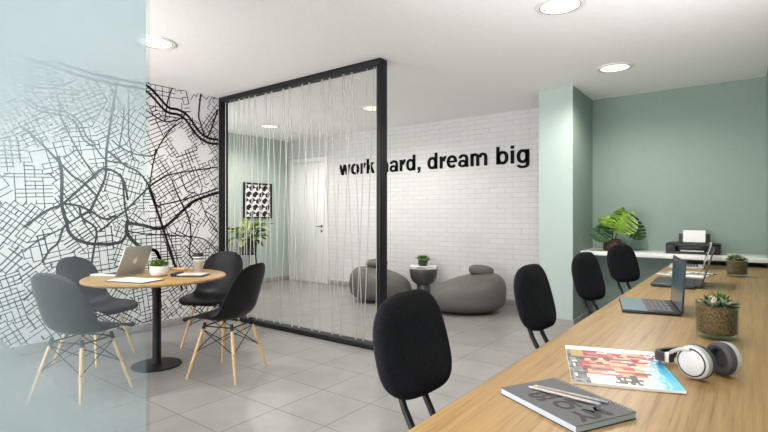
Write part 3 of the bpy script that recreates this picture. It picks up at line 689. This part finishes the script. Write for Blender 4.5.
# ------------------------------------------------------------------ lounge: bean bags, side table, planter, art
def pebble(name, a, b_, c, ex, m, parent, M=None, skew=0.0, flatb=0.0, lean=0.0, nu=48, nv=28):
    bm = B(); rings = []
    def sgn(v, p): return math.copysign(abs(v)**p, v)
    for i in range(nv+1):
        ph = -PI/2+PI*i/nv; row = []
        for k in range(nu):
            th = 2*PI*k/nu
            x = sgn(math.cos(ph), ex)*sgn(math.cos(th), .92); y = sgn(math.cos(ph), ex)*sgn(math.sin(th), .92); z = sgn(math.sin(ph), ex)
            zz = z*(1+skew*x) if z > 0 else z*(1-flatb)
            row.append(V(a*(x+lean*z*(1 if z > 0 else .2)), b_*y, c*zz))
        rings.append(row)
    zmin = min(v.z for r in rings for v in r)
    vv = []
    for i, row in enumerate(rings):
        if i in (0, nv):
            p = row[0]; p = V(sum(q.x for q in row)/nu, 0, p.z-zmin); vv.append([bm.verts.new(M @ p if M else p)])
        else: vv.append([bm.verts.new((M @ (p-V(0, 0, zmin))) if M else p-V(0, 0, zmin)) for p in row])
    for i in range(nv):
        A, C = vv[i], vv[i+1]
        for k in range(nu):
            j = (k+1) % nu
            if len(A) == 1: f = bm.faces.new((A[0], C[j], C[k]))
            elif len(C) == 1: f = bm.faces.new((A[k], A[j], C[0]))
            else: f = bm.faces.new((A[k], A[j], C[j], C[k]))
            f.smooth = True
    return obj(name, bm, m, parent, sharp=None)
CY = math.atan(362/480)
t = thing('bean_bag', 'dark grey pebble-shaped bean bag right of the goblet side table', 'bean bag', (-2.93, 5.69, 0), CY, 'grey bean bags by the brick wall')
pebble('seat_cushion', .5, .41, .30, .72, M_bean, t, skew=.34, flatb=.42, lean=.10)
pebble('headrest', .165, .12, .075, .8, M_bean, t, M=Matrix.Translation((.19, .04, .455)) @ Matrix.Rotation(R(6), 4, 'Y'))
t = thing('bean_bag', 'dark grey pebble-shaped bean bag half hidden behind the divider post', 'bean bag', (-4.35, 5.69, 0), CY, 'grey bean bags by the brick wall')
pebble('seat_cushion', .46, .41, .30, .72, M_bean, t, skew=-.28, flatb=.42, lean=-.10)
pebble('headrest', .165, .12, .07, .8, M_bean, t, M=Matrix.Translation((-.06, .04, .47)) @ Matrix.Rotation(R(-3), 4, 'Y'))
t = thing('side_table', 'dark goblet-shaped side table between the two bean bags', 'side table', (-3.86, 6.10, 0))
M_drum = mat('dark_grey_lacquer', (72, 72, 72), .28, var=.04, scale=8)
bm = B(); lathe(bm, [(0, .225), (.09, .225), (.115, .235), (.165, .275), (.195, .33), (.208, .40), (.212, .46), (.208, .468), (0, .468)], 48); obj('bowl_top', bm, M_drum, t)
bm = B(); lathe(bm, [(0, 0), (.15, 0), (.152, .012), (.13, .06), (.105, .14), (.095, .225), (0, .225)], 48); obj('flared_foot', bm, M_drum, t)
t = thing('coffee_table_book', 'large white book lying on the goblet side table', 'book', (-3.86, 6.10, .468), CY-.1)
bm = B(); box(bm, -.19, .19, -.135, .135, 0, .006, bev=.001); box(bm, -.19, .19, -.135, .135, .029, .035, bev=.001); box(bm, -.19, -.184, -.135, .135, .006, .029); obj('cover', bm, M_paper, t)
boxobj('pages', (-.184, .185, -.13, .13, .006, .029), mat('cream_pages', (214, 210, 202), .8, var=.05, scale=80, stretch=(.1, .1, 20)), t)
boxobj('spine_print', (-.10, .02, -.1358, -.135, .010, .024), M_gap, t)
t = thing('small_potted_succulent', 'small green succulent in a dark mottled pot on the white book', 'potted plant', (-3.87, 6.10, .503))
bm = B(); lathe(bm, [(0, 0), (.055, 0), (.066, .012), (.072, .05), (.070, .085), (.062, .085), (.063, .072), (0, .072)], 32); obj('pot', bm, mat('dark_mottled_pot', (62, 58, 52), .8, var=.45, scale=60), t)
bm = B(); rnd = random.Random(8)
for k in range(6):
    a = k*2*PI/5; r = .045 if k else 0
    rosette(bm, (r*math.cos(a), r*math.sin(a), .072), 13, .118, .036, rnd, (20, 85), .3, (0, 0, 1, 2), spread=.01)
obj('foliage', bm, [M_leaf, M_leaf2, M_dleaf], t, sharp=None)
# planter on legs
t = thing('plant_stand', 'leafy plant in a dark pot on thin legs, beside the framed print', 'potted plant', (-6.70, 5.08, 0), .3)
bm = B(); lathe(bm, [(0, .63), (.11, .63), (.118, .64), (.13, .87), (.12, .87), (.115, .83), (0, .83)], 36); obj('pot', bm, mat('dark_grey_pot', (58, 60, 62), .6, var=.05), t)
for k in range(4):
    a = k*PI/2+PI/4; c, s = math.cos(a), math.sin(a)
    bm = B(); tube(bm, [(c*.17, s*.17, 0), (c*.125, s*.125, .60), (c*.134, s*.134, .80)], .011, 8); obj('leg', bm, M_black, t)
bm = B(); lathe(bm, [(0, .60), (.13, .60), (.13, .63), (0, .63)], 32); obj('stand_ring', bm, M_black, t)
bm = B(); rnd = random.Random(21)
for k in range(46):
    az = k*2.39996; s = k/46
    b_ = (rnd.uniform(-.05, .05), rnd.uniform(-.05, .05), .83)
    el = R(22+62*s+rnd.uniform(-8, 8)); L = rnd.uniform(.36, .52)*(.75+.4*s)
    leaf_strip(bm, b_, az, el, L, rnd.uniform(.11, .15), rnd.uniform(1.1, 1.9), rnd.choice((0, 1, 1, 1, 2)), seg=8, fold=.18, prof=lambda q: .08 if q < .45 else math.sin(PI*(q-.4)/.62)**.8 if q < .99 else .02, tipw=0)
obj('foliage', bm, [M_leaf, M_leaf2, M_dleaf], t, sharp=None)
# framed pattern
t = thing('wall_art', 'framed black and white geometric print on the far sage wall', 'picture', (XN, 5.665, 1.53))
bm = B()
for a, b_, c, d_ in ((-.32, .32, .295, .325), (-.32, .32, -.325, -.295), (-.32, -.29, -.295, .295), (.29, .32, -.295, .295)): box(bm, 0.001, .03, a, b_, c, d_)
obj('frame', bm, M_black, t)
boxobj('print', (.001, .012, -.29, .29, -.295, .295), M_paper, t)
bm = B(); n = 4; s = .58/n
for r in range(5):
    for k in range(-1, n+1):
        y, z = -.29+k*s, -.295+r*.118
        sh = s*.5*(r % 2)
        pts = [(0, .10), (.42, .0), (.62, .38), (1.0, .50), (.70, .80), (.52, 1.0), (.12, .74), (-.06, .5)]
        q = [(min(.288, max(-.288, y+a*s+sh-.25*s)), z+b_*.118) for a, b_ in pts]
        if max(a for a, _ in q)-min(a for a, _ in q) < .02: continue
        bm.faces.new([bm.verts.new((.0128, a, b_)) for a, b_ in q])
obj('printed_pattern', bm, M_map, t, sharp=None)

# ------------------------------------------------------------------ long desk, niche shelf
DZ0 = .75
t = thing('long_desk', 'long oak desk running along the right wall', 'desk', (-.23, 3.3, 0))
boxobj('tabletop', (-.40, .397, -3.05, 2.97, .708, .75), M_oak, t, .003)
for y in (-2.95, -.95, .9, 2.87):
    boxobj('side_panel', (-.30, .34, y-.018, y+.018, 0, .708), M_oak, t, .002)
boxobj('back_rail', (.30, .32, -2.93, 2.85, .45, .708), M_oak, t)
sh = tag(boxobj('wall_shelf', (-1.544, XR-.002, 5.856, YB-.001, .80, .846), M_white_gloss, None, .003), 'thick white shelf across the deep sage niche wall', 'shelf')

def desk_chair(label, loc, rz=0):
    t = thing('desk_chair', label, 'chair', loc, rz, 'black upholstered chairs along the desk')
    hw, hh, n = .208, .186, 64
    tilt = R(-15); M = Matrix.Translation((0, 0, .785)) @ Matrix.Rotation(tilt, 4, 'Y')
    outl = []
    for k in range(n):
        a = 2*PI*k/n; c, s = math.cos(a), math.sin(a); e = .60
        y = math.copysign(abs(c)**e, c)*hw; z = math.copysign(abs(s)**e, s)*hh
        y *= 1-.16*(z/hh)**1.5 if z > 0 else 1+.02*(-z/hh)
        outl.append((y, z))
    def pad(layers, name, m, cu=0.0):
        bm = B(); rings = []
        for x, sc in layers:
            rings.append([bm.verts.new(M @ V(x-.02*(1-(y/hw)**2)*cu, y*sc, z*sc)) for y, z in outl])
        for i in range(len(rings)-1):
            for k in range(n):
                bm.faces.new((rings[i][k], rings[i][(k+1) % n], rings[i+1][(k+1) % n], rings[i+1][k])).smooth = True
        for rg in (rings[0], rings[-1]): bm.faces.new(rg)
        obj(name, bm, m, t, sharp=50)
    pad([(.030, .55), (.029, .80), (.025, .92), (.016, .985), (.004, 1.0), (-.006, .99)], 'backrest', M_fabric, -1)
    pad([(-.006, .985), (-.016, .97), (-.022, .90)], 'backrest_shell', M_black, -1)
    for s in (1, -1):
        bm = B()
        pts = [M @ V(-.030, -.03+s*.066, -.02), M @ V(-.028, -.03+s*.066, -.15), M @ V(-.022, -.03+s*.066, -.21), V(.10, -.03+s*.066, .46), V(.14, -.03+s*.066, .425), V(.21, -.03+s*.066, .41), V(.40, -.03+s*.066, .41)]
        tube(bm, pts, .0125, 10); obj('back_post', bm, M_black, t)
    bm = B(); 
    box(bm, .11, .53, -.215, .215, .425, .475, bev=.022, seg=3); obj('seat', bm, M_fabric, t)
    for sx in (.16, .49):
        for sy in (-.18, .18):
            bm = B(); tube(bm, [(sx+(.03 if sx > .3 else -.02), sy*1.12, 0), (sx, sy, .425)], .0125, 10); obj('leg', bm, M_black, t)
    return t
d1 = desk_chair('black upholstered chair at the desk nearest the viewer', (-.985, 1.485, 0), R(-3))
dup(d1, (-.975, 2.73, 0), R(-5), 'second black upholstered chair at the desk, seen against the sage pier')
dup(d1, (-.975, 3.90, 0), R(-12), 'third black upholstered chair at the desk, in front of the pier corner')
dup(d1, (-.965, 5.17, 0), R(-26), 'farthest black upholstered chair at the desk, below the big-leaved plant')

# ------------------------------------------------------------------ things on the shelf
def split_leaf(bm, base, tip, nrm, droop, wscale=1.0, nl=7):
    """a big split leaf: cuts run from the rim towards the midrib"""
    L = (Vector(tip)-Vector(base)).length*1.06
    d0 = (Vector(tip)-Vector(base)).normalized(); side = Vector(nrm).cross(d0).normalized()*-1
    q0 = Matrix.Rotation(-droop*.5, 3, side)
    nrm = q0 @ (side.cross(d0)*-1); d0 = q0 @ d0
    S = 64; mid = []; rot_ax = side
    p = Vector(base); d = d0.copy(); nr = nrm.copy()
    for i in range(S+1):
        mid.append((p.copy(), d.copy(), nr.copy())); p = p+d*(L/S)
        q = Matrix.Rotation(droop/S, 3, side); d = q @ d; nr = q @ nr
    def w(s): return L*.50*wscale*(max(0, math.sin(PI*(s*.93+.05)))**.62)*(1-.28*s)
    for sg in (1, -1):
        inn, out = [], []
        for i in range(S+1):
            s = i/S; p, d, nr = mid[i]; ph = (s*nl+.25*(sg > 0)) % 1.0
            cut = .24 if (ph > .76 and .10 < s < .92) else 1.0-.06*abs(ph-.4)
            ww = w(s)*cut
            fw = d*(ww*.30-.16*L*(1-s)**3)
            inn.append(bm.verts.new(p)); 
            h = bm.verts.new(p+side*sg*ww*.5+fw*.5+nr*(.05*ww))
            out.append((h, bm.verts.new(p+side*sg*ww+fw+nr*(-.10*ww))))
        for i in range(S):
            for q in ((inn[i], inn[i+1], out[i+1][0], out[i][0]), (out[i][0], out[i+1][0], out[i+1][1], out[i][1])):
                f = bm.faces.new(q if sg > 0 else q[::-1]); f.smooth = True
t = thing('monstera_plant', 'split-leaved green plant in a brown bark pot on the white shelf', 'potted plant', (-1.245, 6.06, .846), CY)
bm = B(); lathe(bm, [(0, 0), (.092, 0), (.095, .01), (.095, .135), (.085, .135), (.083, .115), (0, .115)], 40); obj('bark_pot', bm, M_wicker, t)
M_mon = mat('monstera_bright_green', (104, 138, 38), .33, var=.30, scale=16); M_mon2 = mat('monstera_deep_green', (44, 78, 34), .38, var=.18, scale=14)
LV = [  # base of blade, tip, facing, droop, width, material
    ((.150, -.06, .455), (.005, -.15, .215), (-.1, -.85, .5), R(50), 1.25, M_mon),
    ((.00, -.02, .385), (-.155, -.12, .300), (-.2, -.7, .7), R(45), 1.25, M_mon),
    ((.185, .0, .400), (.315, -.06, .145), (.25, -.85, .45), R(40), 1.15, M_mon2),
    ((-.085, -.02, .285), (-.215, -.10, .125), (-.3, -.8, .5), R(40), 1.2, M_mon2),
    ((.05, .06, .39), (.17, .13, .30), (.1, .5, .8), R(40), 1.1, M_mon2)]
for (b_, tp, nr, dr, ws, m) in LV:
    bm = B(); split_leaf(bm, b_, tp, nr, dr, ws); lf = obj('leaf', bm, m, t, sharp=None)
    bm = B(); tube(bm, [(b_[0]*.15, b_[1]*.15, .11), (b_[0]*.45, b_[1]*.4, b_[2]*.65), (b_[0]*.85, b_[1]*.85, b_[2]*.97), b_], .0042, 6); obj('stalk', bm, M_dleaf, lf)
# printer
t = thing('printer', 'black inkjet printer with white paper in its rear tray, on the white shelf', 'printer', (-.455, 6.16, .846), 0)
M_prn = mat('black_printer_plastic', (16, 17, 19), .4, var=.03)
bm = B(); hw = .243
box(bm, -hw, hw, -.15, .15, 0, .028, bev=.006); box(bm, -hw, -.15, -.15, .15, .02, .11, bev=.008); box(bm, .15, hw, -.15, .15, .02, .11, bev=.008)
box(bm, -.16, .16, -.06, .15, .02, .11, bev=.004); box(bm, -hw, hw, -.15, .15, .082, .112, bev=.008)
obj('body', bm, M_prn, t)
bm = B(); box(bm, -.20, .20, -.10, .12, .112, .118, bev=.002); obj('scanner_lid', bm, mat('dark_grey_plastic', (32, 33, 36), .4, var=.03), t)
M = Matrix.Translation((0, .10, .112)) @ Matrix.Rotation(R(-14), 4, 'X')
bm = B(); box(bm, -.145, .145, -.006, .006, 0, .10, bev=.003, M=M); obj('paper_support', bm, M_prn, t)
bm = B(); box(bm, -.104, .104, -.014, -.007, .004, .135, M=M); obj('paper_stack', bm, M_paper, t)
bm = B(); box(bm, -.105, .105, -.165, -.07, .030, .036); obj('printed_sheet', bm, M_paper, t)
bm = B(); box(bm, -.12, .12, -.17, -.06, .022, .029, bev=.002); obj('output_tray', bm, M_prn, t)
bm = B(); box(bm, -.235, -.175, -.1545, -.149, .05, .095, bev=.002); obj('control_panel', bm, mat('dark_grey_plastic', (32, 33, 36), .4), t)

# ------------------------------------------------------------------ things on the long desk
M_slate = mat('dark_slate_metal', (58, 60, 63), .42, metal=.3, var=.02)
M_blue = mat('blue_grey_metal', (108, 128, 138), .38, metal=.3, var=.02)
M_scr = mat('blue_grey_screen', (70, 88, 98), .15, var=.05, scale=3)
laptop('laptop', 'open black laptop with blue-grey palm rest, nearest on the long desk', (-.30, 2.99, DZ0), R(193), .41, .265, .016, .265, R(3), M_key, M_key, M_scr, m_palm=M_blue)
laptop('laptop', 'open dark grey laptop in the middle of the long desk, screen leaning back', (-.255, 4.16, DZ0), R(182), .44, .30, .020, .25, R(16), M_slate, M_slate, mat('dim_screen', (84, 86, 88), .2))
laptop('laptop', 'open pale aluminium laptop at the far end of the long desk, behind the grey one', (-.335, 5.55, DZ0), R(184), .36, .27, .016, .245, R(16), M_alu, M_silver, mat('dim_screen', (84, 86, 88), .2))
t = tag(boxobj('slim_case', (-.135, .135, -.035, .035, 0, .028), M_slate, None, .012), 'slim dark grey case lying along the near edge of the grey laptop', 'case')
t.location = (-.41, 3.90, DZ0); t.rotation_euler = (0, 0, R(-3))
# zebra print magazine
def print_cells(bm, x0, x1, y0, y1, z, nx, ny, fn, jitter=None):
    for i in range(nx):
        for k in range(ny):
            mi = fn(i, k)
            if mi is None: continue
            a, b_ = x0+(x1-x0)*i/nx, x0+(x1-x0)*(i+1)/nx; c, e = y0+(y1-y0)*k/ny, y0+(y1-y0)*(k+1)/ny
            zz = z if callable(z) else (lambda x, y: z)
            f = bm.faces.new([bm.verts.new((p, q, zz(p, q))) for p, q in ((a, c), (b_, c), (b_, e), (a, e))]); f.material_index = mi
t = thing('open_magazine', 'open magazine with black and white printed pages beside the grey laptop', 'magazine', (-.40, 4.86, DZ0), R(-14))
bm = B(); box(bm, -.17, .17, -.20, .20, 0, .006, bev=.002); obj('pages', bm, M_paper, t)
rnd = random.Random(4); bm = B()
print_cells(bm, -.16, -.03, -.18, .16, .0064, 5, 7, lambda i, k: 1 if k > 3 and i < 3 else (2 if rnd.random() < .5 else None))
for k in range(9):
    x = -.01+k*.02; y = rnd.uniform(-.18, -.05)
    for q in range(6):
        y2 = y+rnd.uniform(.03, .05); box(bm, x+rnd.uniform(0, .012), x+rnd.uniform(.014, .024), y, y2-.008, .0060, .0066, mi=0); y = y2
obj('print', bm, [M_map, print_col((150, 196, 206)), print_col((96, 128, 84))], t, sharp=None)

def glass_planter(label, loc, seed):
    t = thing('glass_planter', label, 'potted plant', loc, 0, 'succulents in glass planters')
    bm = B(); lathe(bm, [(0, .004), (.064, .004), (.073, .012), (.0745, .148), (.0715, .1505), (.0705, .148), (.0695, .026), (.061, .020), (0, .020)], 48)
    for f in bm.faces: f.smooth = True
    obj('glass_jar', bm, M_glass, t)
    bm = B(); lathe(bm, [(0, .0215), (.059, .0215), (.0685, .030), (.0692, .124), (.06, .130), (0, .132)], 40)
    r2 = random.Random(seed)
    obj('coir_soil', bm, M_soil, t)
    bm = B(); r2 = random.Random(seed)
    for k, (x, y) in enumerate(((-.034, .0), (.012, .012), (.032, -.022), (-.008, -.034), (.0, .038))):
        rosette(bm, (x, y, .128), 18 if k == 1 else 13, .078 if k == 1 else .056, .019, r2, (10, 88), -.25, (0, 0, 2) if k in (1, 4) else (1, 2, 3), spread=.004, fold=.5)
    obj('succulent', bm, [M_leaf, mat('grey_green_leaf', (134, 146, 118), .5, var=.12, scale=40), M_dleaf, M_tip], t, sharp=None)
    return t
g0 = glass_planter('succulent in a clear glass planter of brown soil, behind the headphones', (-.096, 2.395, DZ0), 2)
dup(g0, (-.06, 4.93, DZ0), R(70), 'succulent in a clear glass planter by the white shelf, level with the printer')

# headphones
t = thing('headphones', 'white and grey over-ear headphones lying on the long desk', 'headphones', (-.088, 1.795, DZ0), math.atan2(-.82, -.57))
M_hpw = mat('matte_white_plastic', (182, 181, 178), .35, var=.01); M_pad = mat('dark_grey_leatherette', (66, 66, 68), .6, var=.05, bump=.1, bscale=200)
for s in (1, -1):
    Mx = Matrix.Translation((s*.072, 0, .054)) @ Matrix.Rotation(R(8)*s, 4, 'Z') @ Matrix.Rotation(s*PI/2, 4, 'Y')
    bm = B(); lathe(bm, [(0, .012), (.030, .0115), (.038, .010), (.0385, .0085), (.0425, .0085), (.0435, .009), (.049, .004), (.051, -.006), (.050, -.014), (0, -.014)], 48, M=Mx); cup = obj('ear_cup', bm, M_hpw, t)
    bm = B(); lathe(bm, [(.0385, .0092), (.0428, .0094), (.0428, .0088), (.0385, .0086)], 48, M=Mx); obj('cup_ring', bm, M_key, cup)
    bm = B(); lathe(bm, [(.050, -.014), (.0515, -.022), (.049, -.034), (.040, -.039), (.031, -.036), (.027, -.028), (.026, -.016), (0, -.016)], 48, M=Mx); obj('ear_pad', bm, M_pad, cup)
for s in (1, -1):
    bm = B(); tube(bm, [(s*.083, -.0, .094), (s*.088, -.03, .088), (s*.088, -.055, .075), (s*.084, -.075, .060)], .006, 8); obj('yoke', bm, M_silver, t)
bm = B(); rows = []
for k in range(25):
    a = PI*k/24; cx, cy = .084*math.cos(a), -.062-.10*math.sin(a)**.8
    zc = .050-.018*math.sin(a); nx, ny = math.cos(a), -math.sin(a)
    wd = .013+.004*math.sin(a); th = .007
    rows.append([bm.verts.new((cx+nx*th*i, cy+ny*th*i, zc+wd*j)) for i, j in ((1, -1), (1.3, 0), (1, 1), (-1, 1), (-1.3, 0), (-1, -1))])
for i in range(24):
    for k in range(6): bm.faces.new((rows[i][k], rows[i][(k+1) % 6], rows[i+1][(k+1) % 6], rows[i+1][k])).smooth = True
bm.faces.new(rows[0]); bm.faces.new(rows[-1][::-1]); obj('headband', bm, mat('black_band', (38, 39, 42), .5), t)
for s in (1, -1):
    bm = B(); box(bm, s*.084-.010, s*.084+.010, -.082, -.066, .034, .066, bev=.003); obj('band_joint', bm, M_silver, t)

# colourful magazine
mc = V(-.3415, 1.728); t = thing('magazine', 'colourful magazine with red and peach houses on its cover, on the long desk', 'magazine', (mc.x, mc.y, DZ0), math.atan2(.097, .282))
hx, hy = .149, .209
def zc(x, y=0.0): s = max(0, (x-.02)/(hx-.02)); return .0075+.003*s*s*max(0, min(1, (.12-y)/.33))
bm = B(); N = 12
vt = [[bm.verts.new((-hx+2*hx*i/N, -hy+2*hy*k/N, zc(-hx+2*hx*i/N, -hy+2*hy*k/N))) for k in range(N+1)] for i in range(N+1)]
vb = [[bm.verts.new((v.co.x, v.co.y, max(.0003, v.co.z-.0072))) for v in row] for row in vt]
for i in range(N):
    for k in range(N):
        bm.faces.new((vt[i][k], vt[i+1][k], vt[i+1][k+1], vt[i][k+1])); bm.faces.new((vb[i][k+1], vb[i+1][k+1], vb[i+1][k], vb[i][k]))
    for k in (0, N):
        bm.faces.new((vt[i][k], vb[i][k], vb[i+1][k], vt[i+1][k])); bm.faces.new((vt[k][i], vb[k][i], vb[k][i+1], vt[k][i+1]))
obj('pages', bm, M_paper, t)
PAL = [(206, 56, 62), (243, 186, 148), (236, 160, 124), (250, 226, 204), (66, 50, 44), (246, 244, 240), (228, 112, 112), (120, 118, 112), (72, 72, 70), (196, 158, 84), (96, 196, 230), (172, 222, 240), (228, 240, 244), (84, 104, 108), (150, 146, 140), (188, 40, 48)]
rnd = random.Random(17); NX, NY = 44, 24
grid = [[None]*NY for _ in range(NX)]
for k in range(NY):
    q = 1-(k+.5)/NY; i = 0
    while i < NX:
        p = (i+.5)/NX; run = rnd.randint(2, 7)
        if q < .12: c = 5
        elif p < .05: c = rnd.choice((7, 14, 8)); run = 1
        elif p < .16: c = 9 if .14 < q < .34 else (rnd.choice((7, 8, 14, 5)) if p < .11 else rnd.choice((0, 2, 15, 4) if q < .8 else (8, 7))); run = 2 if c != 5 else 1
        else:
            edge = .78-.16*(q-.2)
            if p > edge+.02 and q > .3:
                s = (p-edge)/(1-edge)+rnd.uniform(-.15, .15); c = 10 if s > .62 else 11 if s > .42 else 12 if s > .2 else 5; run = 1
            elif p > .86: c = rnd.choice((13, 8, 14, 12)); run = 1
            elif q > .78: c = rnd.choice((5, 5, 12, 3)) if not (.40 < p < .66 and q < .95) else rnd.choice((8, 4, 13, 5)); run = rnd.randint(1, 3)
            else: c = rnd.choice((0, 0, 1, 2, 2, 2, 3, 6, 15, 15, 1, 4, 4, 8))
            if c in (4,): run = min(run, 3)
        for j in range(i, min(NX, i+run)): grid[j][k] = c
        i += run
bm = B(); print_cells(bm, -hx, hx, -hy, hy, lambda x, y: zc(x, y)+.0006, NX, NY, lambda i, k: grid[i][k])
obj('cover_print', bm, [print_col(c) for c in PAL], t, sharp=None)

# notebook and pens
na = math.atan2(-.131, .240); t = thing('notebook', 'black spiral notebook with MY NOTES printed on its cover, under two pencils', 'notebook', (-.383, 1.296, DZ0), na)
hl, hw = .137, .099
boxobj('back_cover', (-hl, hl, -hw, hw, 0, .002), M_key, t)
boxobj('page_block', (-hl+.002, hl-.002, -hw+.001, hw-.003, .002, .016), mat('pale_blue_page_edges', (168, 181, 186), .7, var=.05, scale=90, stretch=(.1, .1, 20)), t)
boxobj('front_cover', (-hl, hl, -hw, hw, .016, .018), mat('charcoal_cover', (92, 92, 93), .7, var=.04, scale=80), t)
for row, (wd, x0, x1) in enumerate((('MY', .072, .127), ('NO', .002, .060), ('TES', -.066, -.010))):
    bm = text_bm(wd, 1.0, .045, .0)
    ys = [v.co.y for v in bm.verts]; xs = [v.co.x for v in bm.verts]
    lo, hi, a, b_ = min(ys), max(ys), min(xs), max(xs); W = {'MY': .108, 'NO': .092, 'TES': .108}[wd]
    for v in bm.verts:
        u = (v.co.x-a)/(b_-a)*W; h = (v.co.y-lo)/(hi-lo)*(x1-x0)
        v.co = Vector((x0+h, .036-u, .0185))
    obj('printed_word', bm, mat('black_print', (10, 10, 11), .6), t, sharp=None)
bm = B()
for k in range(34):
    x = -hl+.008+k*(2*hl-.016)/33
    tube(bm, [(x+.001*math.cos(a), hw-.002+.0075*math.cos(a), .010+.0105*math.sin(a)) for a in [PI*2*q/10 for q in range(11)]], .0008, 5, cap=False)
obj('spiral_binding', bm, M_silver, t)
def pen(label, p, q):
    p, q = V(*p), V(*q); d = q-p; L = d.length
    t = thing('pencil', label, 'pencil', (p.x, p.y, DZ0+.0185), math.atan2(d.y, d.x), 'silver pencils on the notebook')
    bm = B(); tube(bm, [(.012, 0, .004), (L-.022, 0, .004)], .0039, 8); obj('barrel', bm, mat('silver_grey_pencil', (168, 160, 152), .45, var=.04), t)
    bm = B(); tube(bm, [(0, 0, .0039), (.012, 0, .004)], [.0006, .0038], 8); obj('point', bm, M_tip, t)
    bm = B(); tube(bm, [(L-.022, 0, .004), (L-.006, 0, .004), (L-.004, 0, .004), (L, 0, .004)], [.0042, .0042, .0036, .003], 10); obj('cap', bm, mat('steel_blue_cap', (128, 140, 148), .35), t)
pen('silver pencil on the notebook, the one nearer the printed words', (-.487, 1.318), (-.294, 1.302))
pen('silver pencil on the notebook, the one nearer the spiral binding', (-.478, 1.334), (-.282, 1.326))

# ------------------------------------------------------------------ frosted glass screen at the left
bm = B(); box(bm, -3.12, -1.497, .75, .762, .001, H-.001)
for f in bm.faces:
    f.material_index = 0 if f.calc_center_median().y < .7505 else 1
gp = obj('glass_screen', bm, [film_mat(), thin_glass('pane_glass', (244, 250, 249), .0)])
tag(gp, 'full-height pale blue frosted glass screen at the left, in front of the round table', 'glass screen')

# ------------------------------------------------------------------ light and camera
W = D.worlds.new('World'); SC.world = W; W.use_nodes = True
bg = W.node_tree.nodes['Background']; bg.inputs['Color'].default_value = lin((214, 226, 240)); bg.inputs['Strength'].default_value = 1.0
def area(name, loc, rot, sx, sy, e, col):
    li = D.lights.new(name, 'AREA'); li.shape = 'RECTANGLE'; li.size = sx; li.size_y = sy; li.energy = e; li.color = col
    o = D.objects.new(name, li); COL.objects.link(o); o.location = loc; o.rotation_euler = rot; return o
area('window_daylight', ((WX0+WX1)/2, YF+.02, (WZ0+WZ1)/2), (R(90), 0, 0), WX1-WX0-.1, WZ1-WZ0-.1, 20, (.95, .97, 1.0))
area('added_ceiling_uplight', ((WX0+WX1)/2, YF+.45, WZ0+.45), (R(146), 0, 0), WX1-WX0-.1, 1.0, 420, (1.0, .945, .985))  # uplight added inside the front window to brighten the ceiling
area('added_desk_uplight', (XR-.06, 1.75, 1.30), (0, R(170), 0), .12, 3.3, 60, (1.0, .96, .985))  # added uplight, evens out the ceiling over the desk
area('added_lounge_fill', (-6.25, 3.54, 1.45), (R(115), 0, 0), 1.4, 1.7, 24, (1.0, .96, .985))  # added fill, lifts the lounge ceiling and back walls
cd = D.cameras.new('camera'); cam = D.objects.new('camera', cd); COL.objects.link(cam)
cd.sensor_width = 36; cd.lens = 480/768*36; cd.clip_start = .02
cam.location = (0, 0, 1.25); cam.rotation_euler = (R(90), 0, math.atan(362/480))
SC.camera = cam
SC.view_settings.view_transform = 'Standard'; SC.view_settings.look = 'None'; SC.view_settings.gamma = 1.0; SC.view_settings.use_curve_mapping = False
SC.view_settings.exposure = 0.0
SC.cycles.use_denoising = True; SC.cycles.max_bounces = 10; SC.cycles.transparent_max_bounces = 16; SC.cycles.caustics_reflective = False; SC.cycles.caustics_refractive = False
SC.cycles.sample_clamp_indirect = 6
